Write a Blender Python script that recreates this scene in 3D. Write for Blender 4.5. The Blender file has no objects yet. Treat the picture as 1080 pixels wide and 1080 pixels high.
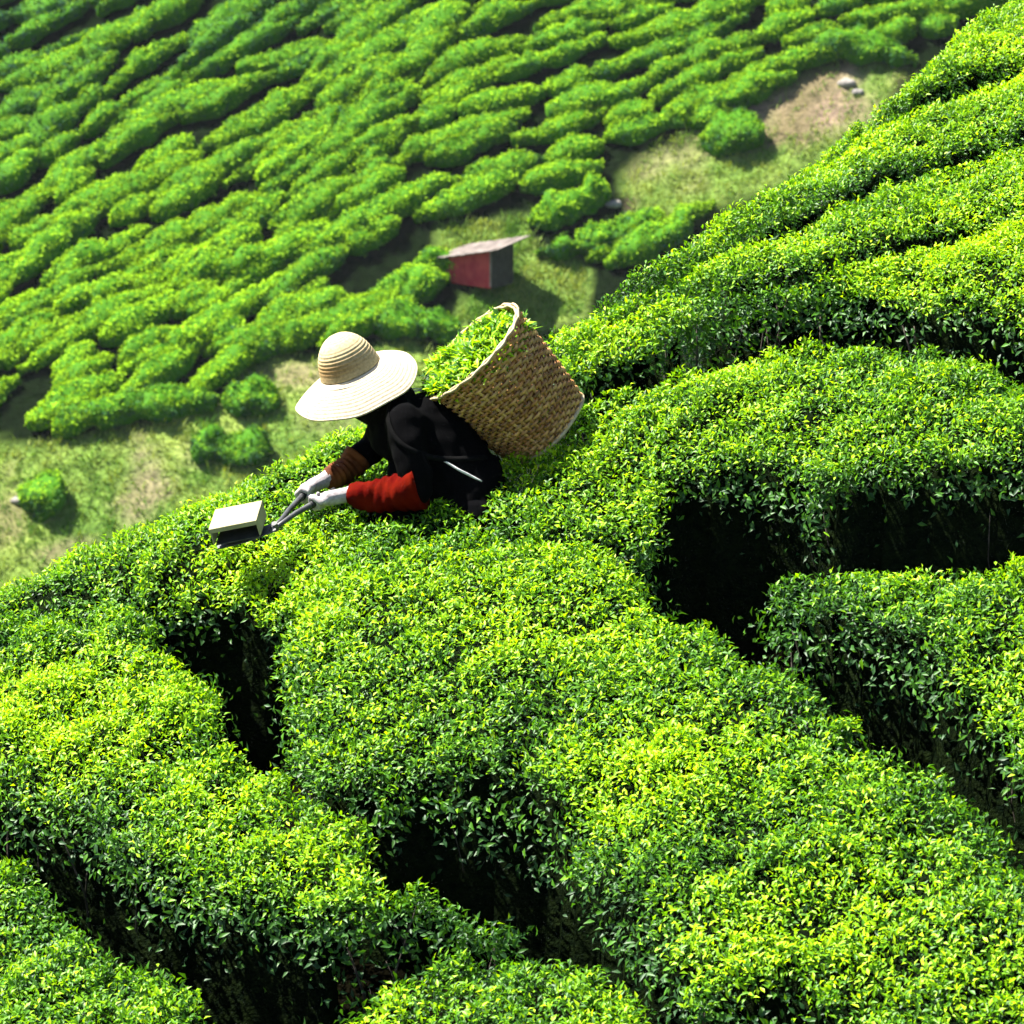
import bpy, bmesh, math, random
import numpy as np
from mathutils import Vector, Matrix, Quaternion

random.seed(7)
RNG = np.random.default_rng(11)
SC = bpy.context.scene
COL = SC.collection

# ------------------------------------------------------------------ camera
PITCH = math.radians(15)
FPX = 3410.0
CT, ST = math.cos(PITCH), math.sin(PITCH)

def ray(u, v):
    """direction of a photo pixel (1080 px frame), forward component 1"""
    a = (u - 540) / FPX
    b = (540 - v) / FPX
    return np.array([a, CT + b * ST, -ST + b * CT])

def hit(u, v, surf, t0, t1):
    r = ray(u, v)
    g = lambda t: r[2] * t - surf(r[0] * t, r[1] * t)
    a, b = t0, t1
    for _ in range(50):
        m = (a + b) / 2
        if g(m) > 0: a = m
        else: b = m
    return r * a

cam_d = bpy.data.cameras.new('camera')
cam = bpy.data.objects.new('camera', cam_d)
COL.objects.link(cam)
cam.rotation_euler = (math.radians(90) - PITCH, 0, 0)
cam_d.sensor_width = 36
cam_d.lens = 18 / (540 / FPX)
cam_d.clip_start = 0.5
cam_d.clip_end = 2000
cam_d.dof.use_dof = True
cam_d.dof.focus_distance = 12.3
cam_d.dof.aperture_fstop = 8
SC.camera = cam

# ------------------------------------------------------------------ light
SUN_DIR = Vector((-0.48, 0.21, 0.86)).normalized()      # towards the sun
w = bpy.data.worlds.new('World'); SC.world = w; w.use_nodes = True
nt = w.node_tree; nt.nodes.clear()
sky = nt.nodes.new('ShaderNodeTexSky'); sky.sky_type = 'NISHITA'; sky.sun_disc = False
sky.sun_elevation = math.asin(SUN_DIR.z)
sky.sun_rotation = math.atan2(SUN_DIR.x, SUN_DIR.y)
bg = nt.nodes.new('ShaderNodeBackground'); bg.inputs[1].default_value = 0.05
wo = nt.nodes.new('ShaderNodeOutputWorld')
nt.links.new(sky.outputs[0], bg.inputs[0]); nt.links.new(bg.outputs[0], wo.inputs[0])
sl = bpy.data.lights.new('sun', 'SUN'); sl.energy = 5.0; sl.angle = math.radians(0.5); sl.color = (1.0, 0.955, 0.87)
so = bpy.data.objects.new('sun', sl); COL.objects.link(so)
so.rotation_euler = SUN_DIR.to_track_quat('Z', 'Y').to_euler()
so.location = (-20, 10, 40)
SC.view_settings.view_transform = 'Standard'
SC.view_settings.look = 'None'
SC.view_settings.gamma = 1
SC.view_settings.exposure = 2.3
SC.render.engine = 'CYCLES'
SC.cycles.max_bounces = 5
SC.cycles.diffuse_bounces = 2
SC.cycles.transmission_bounces = 3
SC.cycles.transparent_max_bounces = 4

# ------------------------------------------------------------------ helpers
def hash3(ix, iy, iz):
    h = (ix * 374761393 + iy * 668265263 + iz * 2147483647) & 0xffffffff
    h = ((h ^ (h >> 13)) * 1274126177) & 0xffffffff
    h = (h ^ (h >> 16)) & 0xffffffff
    h = (h * 2246822519) & 0xffffffff
    return ((h ^ (h >> 15)) & 0xffffff) / float(0xffffff)

def noise(x, y, z=0.0, s=1.0):
    x = np.asarray(x, float) / s; y = np.asarray(y, float) / s; z = np.asarray(z, float) / s + np.zeros_like(x)
    fx, fy, fz = np.floor(x), np.floor(y), np.floor(z)
    ix, iy, iz = fx.astype(np.int64) + 5000, fy.astype(np.int64) + 5000, fz.astype(np.int64) + 5000
    tx, ty, tz = x - fx, y - fy, z - fz
    tx, ty, tz = [t * t * (3 - 2 * t) for t in (tx, ty, tz)]
    r = 0
    for dx in (0, 1):
        for dy in (0, 1):
            for dz in (0, 1):
                r = r + hash3(ix + dx, iy + dy, iz + dz) * (tx if dx else 1 - tx) * (ty if dy else 1 - ty) * (tz if dz else 1 - tz)
    return r * 2 - 1

def link(name, me, mat, parent=None, loc=None):
    o = bpy.data.objects.new(name, me)
    COL.objects.link(o)
    if mat is not None and not me.materials: me.materials.append(mat)
    if parent is not None: o.parent = parent
    if loc is not None: o.location = loc
    return o

def tag(o, label=None, cat=None, group=None, kind=None):
    if label: o['label'] = label
    if cat: o['category'] = cat
    if group: o['group'] = group
    if kind: o['kind'] = kind
    return o

def empty(name, loc, **kw):
    o = bpy.data.objects.new(name, None); COL.objects.link(o)
    o.location = loc; o.empty_display_size = 0.2
    return tag(o, **kw)

def np_mesh(name, V, F, color=None, smooth=False):
    """V (n,3); F (m,k) all faces with k corners; color (n,3)"""
    me = bpy.data.meshes.new(name)
    V = np.ascontiguousarray(V, dtype=np.float32); F = np.ascontiguousarray(F, dtype=np.int32)
    k = F.shape[1]
    me.vertices.add(len(V)); me.vertices.foreach_set('co', V.ravel())
    me.loops.add(F.size); me.loops.foreach_set('vertex_index', F.ravel())
    me.polygons.add(len(F)); me.polygons.foreach_set('loop_start', np.arange(0, F.size, k, dtype=np.int32))
    me.polygons.foreach_set('loop_total', np.full(len(F), k, dtype=np.int32))
    if smooth: me.polygons.foreach_set('use_smooth', np.ones(len(F), dtype=bool))
    me.update(calc_edges=True)
    if color is not None:
        a = me.color_attributes.new('tint', 'FLOAT_COLOR', 'POINT')
        c = np.ones((len(V), 4), dtype=np.float32); c[:, :3] = color
        a.data.foreach_set('color', c.ravel())
    return me

def unit(a):
    return a / np.maximum(np.linalg.norm(a, axis=-1, keepdims=True), 1e-9)

def leaf_mesh(P, N, L, W, tilt, col, rng, fold=0.28, droop=0.15):
    """many five-vertex folded leaves. P,N (n,3); L,W,tilt (n,), col (n,3)"""
    n = len(P)
    R = rng.normal(size=(n, 3)); T = unit(R - N * np.sum(R * N, 1, keepdims=True))
    A = unit(N * np.cos(tilt)[:, None] + T * np.sin(tilt)[:, None])
    S = unit(np.cross(A, N) + rng.normal(size=(n, 3)) * 0.25)
    U = unit(np.cross(S, A))
    U = np.where(np.sum(U * N, 1, keepdims=True) < 0, -U, U)
    L = L[:, None]; W = W[:, None]
    base = P
    mid = P + A * L * 0.48
    lf = P + A * L * 0.42 + S * W * 0.5 + U * W * fold
    rt = P + A * L * 0.42 - S * W * 0.5 + U * W * fold
    tip = P + A * L - U * L * droop
    V = np.stack([base, lf, mid, rt, tip], 1).reshape(-1, 3)
    i = (np.arange(n) * 5)[:, None]
    F = np.concatenate([i + np.array([[0, 2, 1]]), i + np.array([[0, 3, 2]]), i + np.array([[1, 2, 4]]), i + np.array([[2, 3, 4]])], 0)
    return V, F, np.repeat(col, 5, 0)

def tube(points, radii, seg=6, closed_ends=True):
    pts = np.asarray(points, float); n = len(pts)
    radii = np.full(n, radii) if np.isscalar(radii) else np.asarray(radii, float)
    T = np.gradient(pts, axis=0); T = unit(T)
    ref = np.array([0, 0, 1.0]) if abs(T[0][2]) < 0.9 else np.array([1.0, 0, 0])
    V = []; a = np.linspace(0, 2 * np.pi, seg, endpoint=False)
    s = unit(np.cross(T[0], ref))
    for i in range(n):
        s = unit(s - T[i] * np.dot(s, T[i])); b = np.cross(T[i], s)
        V.append(pts[i] + radii[i] * (np.cos(a)[:, None] * s + np.sin(a)[:, None] * b))
    V = np.concatenate(V)
    F = []
    for i in range(n - 1):
        for j in range(seg):
            F.append((i * seg + j, i * seg + (j + 1) % seg, (i + 1) * seg + (j + 1) % seg, (i + 1) * seg + j))
    if closed_ends:
        V = np.concatenate([V, pts[:1], pts[-1:]]); c0 = n * seg; c1 = c0 + 1
        for j in range(seg):
            F.append((c0, (j + 1) % seg, j, j)); F.append((c1, (n - 1) * seg + j, (n - 1) * seg + (j + 1) % seg, (n - 1) * seg + (j + 1) % seg))
    return V, F

class Acc:
    """collects pieces into one mesh (faces may be tri or quad)"""
    def __init__(s): s.V = []; s.F = []; s.n = 0
    def add(s, V, F):
        for f in F:
            g = []
            for k in f:
                k = int(k) + s.n
                if k not in g: g.append(k)
            s.F.append(tuple(g))
        s.V.append(np.asarray(V, float)); s.n += len(V); return s
    def tube(s, p, r, seg=6): return s.add(*tube(p, r, seg))
    def box(s, c, X, Y, Z):
        c, X, Y, Z = [np.asarray(q, float) for q in (c, X, Y, Z)]
        V = [c + i * X + j * Y + k * Z for i in (-1, 1) for j in (-1, 1) for k in (-1, 1)]
        return s.add(V, [(0, 1, 3, 2), (4, 6, 7, 5), (0, 4, 5, 1), (2, 3, 7, 6), (0, 2, 6, 4), (1, 5, 7, 3)])
    def ball(s, c, r, seg=14, rings=9, M=None):
        V = []; F = []
        for i in range(rings + 1):
            th = math.pi * i / rings
            for j in range(seg):
                ph = 2 * math.pi * j / seg
                q = np.array([math.sin(th) * math.cos(ph), math.sin(th) * math.sin(ph), math.cos(th)])
                q = q * np.asarray(r)
                if M is not None: q = M @ q
                V.append(np.asarray(c) + q)
        for i in range(rings):
            for j in range(seg):
                F.append((i * seg + j, (i + 1) * seg + j, (i + 1) * seg + (j + 1) % seg, i * seg + (j + 1) % seg))
        return s.add(V, F)
    def mesh(s, name, smooth=False, bevel=0):
        me = bpy.data.meshes.new(name)
        me.from_pydata([tuple(v) for v in np.concatenate(s.V)], [], [f for f in s.F if len(f) > 2])
        bm = bmesh.new(); bm.from_mesh(me)
        bmesh.ops.remove_doubles(bm, verts=bm.verts, dist=1e-6)
        bmesh.ops.recalc_face_normals(bm, faces=bm.faces)
        if bevel:
            bmesh.ops.bevel(bm, geom=bm.edges[:], offset=bevel, segments=2, affect='EDGES')
        bm.to_mesh(me); bm.free()
        if smooth:
            me.polygons.foreach_set('use_smooth', [True] * len(me.polygons))
        me.update()
        return me

def remeshed(name, acc, voxel, smooth_it=4, disp=None):
    """weld the pieces into one continuous surface"""
    me = acc.mesh(name + '_raw')
    o = bpy.data.objects.new('tmp', me); COL.objects.link(o)
    m = o.modifiers.new('r', 'REMESH'); m.mode = 'VOXEL'; m.voxel_size = voxel
    m2 = o.modifiers.new('s', 'SMOOTH'); m2.iterations = smooth_it; m2.factor = 0.6
    dg = bpy.context.evaluated_depsgraph_get(); dg.update()
    out = bpy.data.meshes.new_from_object(o.evaluated_get(dg))
    bpy.data.objects.remove(o); bpy.data.meshes.remove(me)
    out.name = name
    n = len(out.vertices)
    if disp:
        co = np.empty(n * 3, np.float32); out.vertices.foreach_get('co', co); co = co.reshape(-1, 3)
        no = np.empty(n * 3, np.float32); out.vertices.foreach_get('normal', no); no = no.reshape(-1, 3)
        for amp, sc_ in disp:
            co = co + no * (noise(co[:, 0], co[:, 1], co[:, 2], sc_) * amp)[:, None]
        out.vertices.foreach_set('co', co.astype(np.float32).ravel())
    out.polygons.foreach_set('use_smooth', [True] * len(out.polygons))
    out.update()
    return out

# ------------------------------------------------------------------ materials
def base_mat(name, color, rough=0.7, spec=0.3):
    m = bpy.data.materials.new(name); m.use_nodes = True
    b = m.node_tree.nodes['Principled BSDF']
    b.inputs['Base Color'].default_value = (*color, 1); b.inputs['Roughness'].default_value = rough
    b.inputs['Specular IOR Level'].default_value = spec
    return m

def noisy_mat(name, c1, c2, scale, rough=0.7, bump=0.2, detail=5, spec=0.3, bscale=None, bdist=0.004):
    m = base_mat(name, c1, rough, spec); t = m.node_tree; b = t.nodes['Principled BSDF']
    tc = t.nodes.new('ShaderNodeTexCoord')
    n = t.nodes.new('ShaderNodeTexNoise'); n.inputs['Scale'].default_value = scale; n.inputs['Detail'].default_value = detail
    r = t.nodes.new('ShaderNodeValToRGB')
    r.color_ramp.elements[0].position = 0.35; r.color_ramp.elements[1].position = 0.65
    r.color_ramp.elements[0].color = (*c1, 1); r.color_ramp.elements[1].color = (*c2, 1)
    t.links.new(tc.outputs['Object'], n.inputs[0]); t.links.new(n.outputs[0], r.inputs[0]); t.links.new(r.outputs[0], b.inputs['Base Color'])
    n2 = t.nodes.new('ShaderNodeTexNoise'); n2.inputs['Scale'].default_value = bscale or scale * 2; n2.inputs['Detail'].default_value = 6
    bp = t.nodes.new('ShaderNodeBump'); bp.inputs['Strength'].default_value = bump; bp.inputs['Distance'].default_value = bdist
    t.links.new(tc.outputs['Object'], n2.inputs[0]); t.links.new(n2.outputs[0], bp.inputs['Height']); t.links.new(bp.outputs[0], b.inputs['Normal'])
    return m

def leaf_mat(name, translucent=0.35, rough=0.38, spec=0.5, gain=1.0):
    m = bpy.data.materials.new(name); m.use_nodes = True; t = m.node_tree
    b = t.nodes['Principled BSDF']; out = t.nodes['Material Output']
    a = t.nodes.new('ShaderNodeVertexColor'); a.layer_name = 'tint'
    b.inputs['Roughness'].default_value = rough; b.inputs['Specular IOR Level'].default_value = spec
    t.links.new(a.outputs[0], b.inputs['Base Color'])
    tr = t.nodes.new('ShaderNodeBsdfTranslucent')
    mx = t.nodes.new('ShaderNodeMix'); mx.data_type = 'RGBA'; mx.blend_type = 'MULTIPLY'; mx.inputs[0].default_value = 1
    mx.inputs[7].default_value = (1.25 * gain, 1.15 * gain, 0.35, 1)
    t.links.new(a.outputs[0], mx.inputs[6]); t.links.new(mx.outputs[2], tr.inputs[0])
    ms = t.nodes.new('ShaderNodeMixShader'); ms.inputs[0].default_value = translucent
    t.links.new(b.outputs[0], ms.inputs[1]); t.links.new(tr.outputs[0], ms.inputs[2]); t.links.new(ms.outputs[0], out.inputs[0])
    return m

M = {}
M['leaf'] = leaf_mat('tea_leaf', 0.38, 0.46, 0.25)
M['farleaf'] = leaf_mat('far_tea_leaf', 0.25, 0.7, 0.04)
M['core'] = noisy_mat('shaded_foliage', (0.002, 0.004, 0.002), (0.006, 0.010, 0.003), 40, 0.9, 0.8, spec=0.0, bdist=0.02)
M['twig'] = noisy_mat('tea_branch_bark', (0.02, 0.015, 0.010), (0.07, 0.055, 0.04), 60, 0.8, 0.4)
M['black'] = noisy_mat('black_cloth', (0.0007, 0.0007, 0.0009), (0.0014, 0.0014, 0.0017), 8, 0.95, 0.3, spec=0.03)
M['scarf'] = noisy_mat('black_scarf_cloth', (0.002, 0.002, 0.002), (0.004, 0.004, 0.004), 30, 0.95, 0.3, spec=0.03)
M['trouser'] = noisy_mat('dark_trouser_cloth', (0.0012, 0.0012, 0.0015), (0.0025, 0.0025, 0.003), 18, 0.95, 0.3, spec=0.02)
M['skin'] = noisy_mat('skin', (0.26, 0.14, 0.085), (0.32, 0.18, 0.11), 25, 0.55, 0.1)
M['glove'] = noisy_mat('knitted_glove', (0.24, 0.21, 0.21), (0.36, 0.33, 0.33), 60, 0.9, 0.6, spec=0.1, bscale=300, bdist=0.002)
M['red'] = noisy_mat('red_sleeve_cloth', (0.050, 0.0008, 0.0004), (0.085, 0.004, 0.0008), 14, 0.9, 0.5, spec=0.02, bscale=60)
M['boot'] = base_mat('rubber_boot', (0.02, 0.02, 0.02), 0.4)
M['cord'] = noisy_mat('pale_cord', (0.42, 0.41, 0.40), (0.6, 0.58, 0.55), 60, 0.8, 0.3)
M['strap'] = noisy_mat('pale_strap', (0.55, 0.52, 0.48), (0.7, 0.68, 0.64), 60, 0.8, 0.3)
M['hair'] = base_mat('black_hair', (0.01, 0.008, 0.007), 0.5)
M['metal'] = noisy_mat('dark_steel', (0.02, 0.02, 0.022), (0.05, 0.05, 0.05), 30, 0.45, 0.1, spec=0.5)
M['grip'] = base_mat('black_rubber_grip', (0.012, 0.012, 0.012), 0.6)
M['box'] = noisy_mat('cream_plastic', (0.25, 0.225, 0.12), (0.33, 0.305, 0.17), 9, 0.55, 0.1)
M['bark'] = M['twig']
M['hutred'] = noisy_mat('weathered_red_boards', (0.30, 0.015, 0.03), (0.42, 0.05, 0.05), 2.2, 0.75, 0.3)
M['hutdark'] = noisy_mat('shaded_boards', (0.02, 0.018, 0.016), (0.05, 0.045, 0.04), 3, 0.8, 0.3)  # shadow side of the hut painted in as near-black boards
M['hutroof'] = noisy_mat('pale_rusty_roof_sheet', (0.075, 0.060, 0.052), (0.20, 0.165, 0.15), 2.0, 0.6, 0.3)
M['stone'] = noisy_mat('pale_rock', (0.12, 0.11, 0.10), (0.22, 0.20, 0.18), 3, 0.85, 0.5, bdist=0.05)

# straw (hat) : braid rings around the object's own axis
def straw_mat():
    m = base_mat('straw_braid', (0.7, 0.6, 0.4), 0.75, 0.2); t = m.node_tree; b = t.nodes['Principled BSDF']
    a = t.nodes.new('ShaderNodeVertexColor'); a.layer_name = 'tint'
    tc = t.nodes.new('ShaderNodeTexCoord')
    n = t.nodes.new('ShaderNodeTexNoise'); n.inputs['Scale'].default_value = 90; n.inputs['Detail'].default_value = 3
    r = t.nodes.new('ShaderNodeValToRGB'); r.color_ramp.elements[0].color = (0.72, 0.68, 0.60, 1); r.color_ramp.elements[1].color = (1.05, 1.03, 1.0, 1)
    r.color_ramp.elements[0].position = 0.3; r.color_ramp.elements[1].position = 0.6
    mx = t.nodes.new('ShaderNodeMix'); mx.data_type = 'RGBA'; mx.blend_type = 'MULTIPLY'; mx.inputs[0].default_value = 1
    t.links.new(tc.outputs['Object'], n.inputs[0]); t.links.new(n.outputs[0], r.inputs[0])
    t.links.new(a.outputs[0], mx.inputs[6]); t.links.new(r.outputs[0], mx.inputs[7]); t.links.new(mx.outputs[2], b.inputs['Base Color'])
    bp = t.nodes.new('ShaderNodeBump'); bp.inputs['Strength'].default_value = 0.4; bp.inputs['Distance'].default_value = 0.001
    t.links.new(n.outputs[0], bp.inputs['Height']); t.links.new(bp.outputs[0], b.inputs['Normal'])
    return m
M['straw'] = straw_mat()
M['cane'] = leaf_mat('split_cane', 0.0, 0.55, 0.3)

# ------------------------------------------------------------------ terrain
def canopy_plane(x, y):
    """height of the clipped tea table on the near spur (before the ridge)"""
    xs = 9 * np.tanh(np.asarray(x) / 9.0)
    ye = np.maximum(0, np.asarray(y) - 12.0)
    return -6.185 + 0.25 * xs + 0.25 * np.asarray(y) - 0.02 * np.minimum(ye, 6) ** 2 - 0.24 * np.maximum(0, ye - 6)

RIDGE_PX = [(-200, 705), (-80, 655), (30, 606), (120, 562), (200, 524), (300, 481), (345, 462), (470, 400), (590, 335), (640, 302), (700, 264), (780, 207), (860, 160), (960, 82), (1060, 2), (1150, -70)]
_rp = np.array([hit(u, v, canopy_plane, 6, 40)[:2] for u, v in RIDGE_PX])
_rp = _rp[np.argsort(_rp[:, 0])]
def ridge_y(x):
    return np.interp(x, _rp[:, 0], _rp[:, 1]) - 0.12
def canopy(x, y):
    s = np.maximum(0, np.asarray(y) - ridge_y(x))
    return canopy_plane(x, y) - 1.05 * s * s / (s + 0.45)
GROUND_DROP = 0.80

def far_hill(x, y):
    x = np.asarray(x, float); y = np.asarray(y, float)
    z = -23.7 + 0.62 * (y - 127.8) + 0.05 * x
    z = z + 1.1 * np.sin(x * 0.11 + 0.6) * np.sin(y * 0.09) + 0.5 * noise(x, y, 3.0, 9.0)
    top = 40.0
    return np.where(z > top, top + (z - top) * 0.15, z)

def ground_z(x, y):
    n = canopy(x, y) - GROUND_DROP + 0.03 * noise(x, y, 0, 0.35)
    f = far_hill(x, y)
    fl = -41 + 0.5 * noise(x, y, 0, 15)
    k = 2.5
    m = np.maximum(f, fl)
    return np.where(np.asarray(y) < 40, n, k * np.log(np.exp(np.clip((n - m) / k, -40, 40)) + 1) + m)

def arr(*segs):
    out = []
    for a, b, s in segs: out.append(np.arange(a, b, s))
    return np.concatenate(out)
gx = arr((-420, -32, 12), (-32, -6, .6), (-6, 6, .12), (6, 32, .6), (32, 430, 12))
gy = arr((-30, 5, 2.5), (5, 20, .12), (20, 100, 2), (100, 156, .4), (156, 620, 16))
X, Y = np.meshgrid(gx, gy)
Z = ground_z(X, Y)

def smooth_poly(P, k=5):
    P = np.asarray(P, float); n = len(P); out = []
    for i in range(n):
        p0, p1, p2, p3 = P[i - 1], P[i], P[(i + 1) % n], P[(i + 2) % n]
        for j in range(k):
            t = j / k
            out.append(0.5 * (2 * p1 + (p2 - p0) * t + (2 * p0 - 5 * p1 + 4 * p2 - p3) * t * t + (3 * p1 - p0 - 3 * p2 + p3) * t ** 3))
    return np.array(out)

def sdf(poly, x, y, chunk=40000):
    """signed distance, positive inside"""
    A = poly; B = np.roll(poly, -1, 0); out = np.empty(len(x))
    for c in range(0, len(x), chunk):
        px = x[c:c + chunk, None]; py = y[c:c + chunk, None]
        ex, ey = B[:, 0] - A[:, 0], B[:, 1] - A[:, 1]
        wx, wy = px - A[:, 0], py - A[:, 1]
        t = np.clip((wx * ex + wy * ey) / (ex * ex + ey * ey + 1e-12), 0, 1)
        d = np.min((wx - ex * t) ** 2 + (wy - ey * t) ** 2, 1) ** 0.5
        cond = (A[:, 1] > py) != (B[:, 1] > py)
        with np.errstate(divide='ignore', invalid='ignore'):
            xi = A[:, 0] + (py - A[:, 1]) * ex / np.where(ey == 0, 1e-12, ey)
        ins = (np.sum(cond & (px < xi), 1) % 2) == 1
        out[c:c + chunk] = np.where(ins, d, -d)
    return out

def in_poly(u, v, P):
    return sdf(np.array(P, float), np.array([float(u)]), np.array([float(v)]))[0] > 0
BARE = [
  [(655,205),(690,150),(760,125),(800,100),(845,72),(905,58),(960,78),(900,140),(800,200),(720,232),(668,228)],
  [(-80,480),(40,468),(130,452),(210,440),(240,420),(250,385),(300,372),(360,380),(420,360),(470,372),(440,470),(200,620),(-80,700)],
  [(468,235),(552,232),(560,252),(585,270),(620,290),(612,330),(545,350),(480,338),(500,300),(462,290)],
]

# earth patches on the far hillside (photo positions of the bare ground)
EARTH = [(840, 110, 95, 34, 1.0), (700, 170, 60, 26, 0.55), (640, 215, 40, 12, 1.0), (150, 505, 26, 42, 0.7), (205, 475, 30, 14, 0.4), (315, 395, 45, 18, 0.75), (345, 445, 40, 14, 0.4),
         (8, 540, 20, 26, 0.7), (75, 585, 30, 10, 0.8), (780, 140, 40, 25, .8), (900, 85, 45, 25, .9)]
epts = [(hit(u, v, far_hill, 60, 200), ru / 26.0, rv / 26.0 / 0.67, k) for u, v, ru, rv, k in EARTH]
E = np.zeros_like(X)
for p, rx, ry, k in epts:
    d = ((X - p[0]) / rx) ** 2 + ((Y - p[1]) / (ry)) ** 2
    E = np.maximum(E, k * np.clip(1.35 - d + 0.9 * noise(X, Y, 0, 1.1) + 0.5 * noise(X, Y, 2, .5), 0, 1))
E = np.where(Y < 50, 1.0, E)
near = (Y < 50)
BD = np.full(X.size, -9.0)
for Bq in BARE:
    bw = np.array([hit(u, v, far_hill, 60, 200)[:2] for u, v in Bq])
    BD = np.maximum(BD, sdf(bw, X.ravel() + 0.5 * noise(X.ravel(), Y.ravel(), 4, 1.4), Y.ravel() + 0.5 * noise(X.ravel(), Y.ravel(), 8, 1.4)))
UND = np.clip(0.5 - BD.reshape(X.shape) / 0.8, 0, 1)[..., None]      # soil and litter between the rows, the shade there painted in as near-black
G1 = np.array([0.07, 0.14, 0.025]); G2 = np.array([0.17, 0.235, 0.05])
gn = np.clip(0.5 + 0.6 * noise(X, Y, 7, 2.6) + 0.3 * noise(X, Y, 9, 0.9), 0, 1)[..., None]
grass_c = G1 * (1 - gn) + G2 * gn
E1 = np.array([0.12, 0.10, 0.055]); E2 = np.array([0.18, 0.13, 0.10])
en = np.clip(0.5 + 0.7 * noise(X, Y, 2, 1.1), 0, 1)[..., None]
earth_c = E1 * (1 - en) + E2 * en
gc = grass_c * (1 - E[..., None]) + earth_c * E[..., None]
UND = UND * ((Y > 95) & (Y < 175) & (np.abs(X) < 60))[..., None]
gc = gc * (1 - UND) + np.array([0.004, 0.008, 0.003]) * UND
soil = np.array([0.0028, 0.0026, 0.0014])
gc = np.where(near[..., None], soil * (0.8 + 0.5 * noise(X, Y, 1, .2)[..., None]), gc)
ny, nx = X.shape
idx = np.arange(ny * nx).reshape(ny, nx)
F = np.stack([idx[:-1, :-1], idx[:-1, 1:], idx[1:, 1:], idx[1:, :-1]], -1).reshape(-1, 4)
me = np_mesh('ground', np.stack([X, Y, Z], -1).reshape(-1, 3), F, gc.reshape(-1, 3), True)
def ground_mat():
    m = base_mat('hillside_soil_and_grass', (0.1, 0.1, 0.05), 0.95, 0.0); t = m.node_tree; b = t.nodes['Principled BSDF']
    a = t.nodes.new('ShaderNodeVertexColor'); a.layer_name = 'tint'
    tc = t.nodes.new('ShaderNodeTexCoord')
    n = t.nodes.new('ShaderNodeTexNoise'); n.inputs['Scale'].default_value = 2.2; n.inputs['Detail'].default_value = 8; n.inputs['Roughness'].default_value = 0.7
    r = t.nodes.new('ShaderNodeValToRGB'); r.color_ramp.elements[0].color = (0.5, 0.52, 0.5, 1); r.color_ramp.elements[1].color = (1.4, 1.35, 1.3, 1)
    r.color_ramp.elements[0].position = 0.35; r.color_ramp.elements[1].position = 0.68
    mx = t.nodes.new('ShaderNodeMix'); mx.data_type = 'RGBA'; mx.blend_type = 'MULTIPLY'; mx.inputs[0].default_value = 1
    t.links.new(tc.outputs['Object'], n.inputs[0]); t.links.new(n.outputs[0], r.inputs[0])
    t.links.new(a.outputs[0], mx.inputs[6]); t.links.new(r.outputs[0], mx.inputs[7]); t.links.new(mx.outputs[2], b.inputs['Base Color'])
    bp = t.nodes.new('ShaderNodeBump'); bp.inputs['Strength'].default_value = 0.8; bp.inputs['Distance'].default_value = 0.12
    n2 = t.nodes.new('ShaderNodeTexNoise'); n2.inputs['Scale'].default_value = 5; n2.inputs['Detail'].default_value = 6
    t.links.new(tc.outputs['Object'], n2.inputs[0]); t.links.new(n2.outputs[0], bp.inputs['Height']); t.links.new(bp.outputs[0], b.inputs['Normal'])
    return m
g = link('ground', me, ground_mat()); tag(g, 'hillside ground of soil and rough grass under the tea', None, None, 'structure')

# ------------------------------------------------------------------ near tea bushes
YOUNG = np.array([0.23, 0.47, 0.003]); YELLOW = np.array([0.44, 0.60, 0.006]); MATURE = np.array([0.050, 0.165, 0.004]); OLD = np.array([0.022, 0.070, 0.018])

def leaf_colors(n, young, rng, sd=0.22, yel=1.0):
    """young in 0..1 per leaf"""
    r = np.clip(young + rng.normal(size=n) * sd, 0, 1)[:, None]
    c = np.where(r < 0.5, OLD + (MATURE - OLD) * (r * 2), MATURE + (YOUNG - MATURE) * ((r - 0.5) * 2))
    y = np.clip((r - 0.72) * 3, 0, 1) * rng.random((n, 1)) * yel
    c = c * (1 - y) + YELLOW * y
    return c * rng.uniform(0.8, 1.2, (n, 1))

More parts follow.
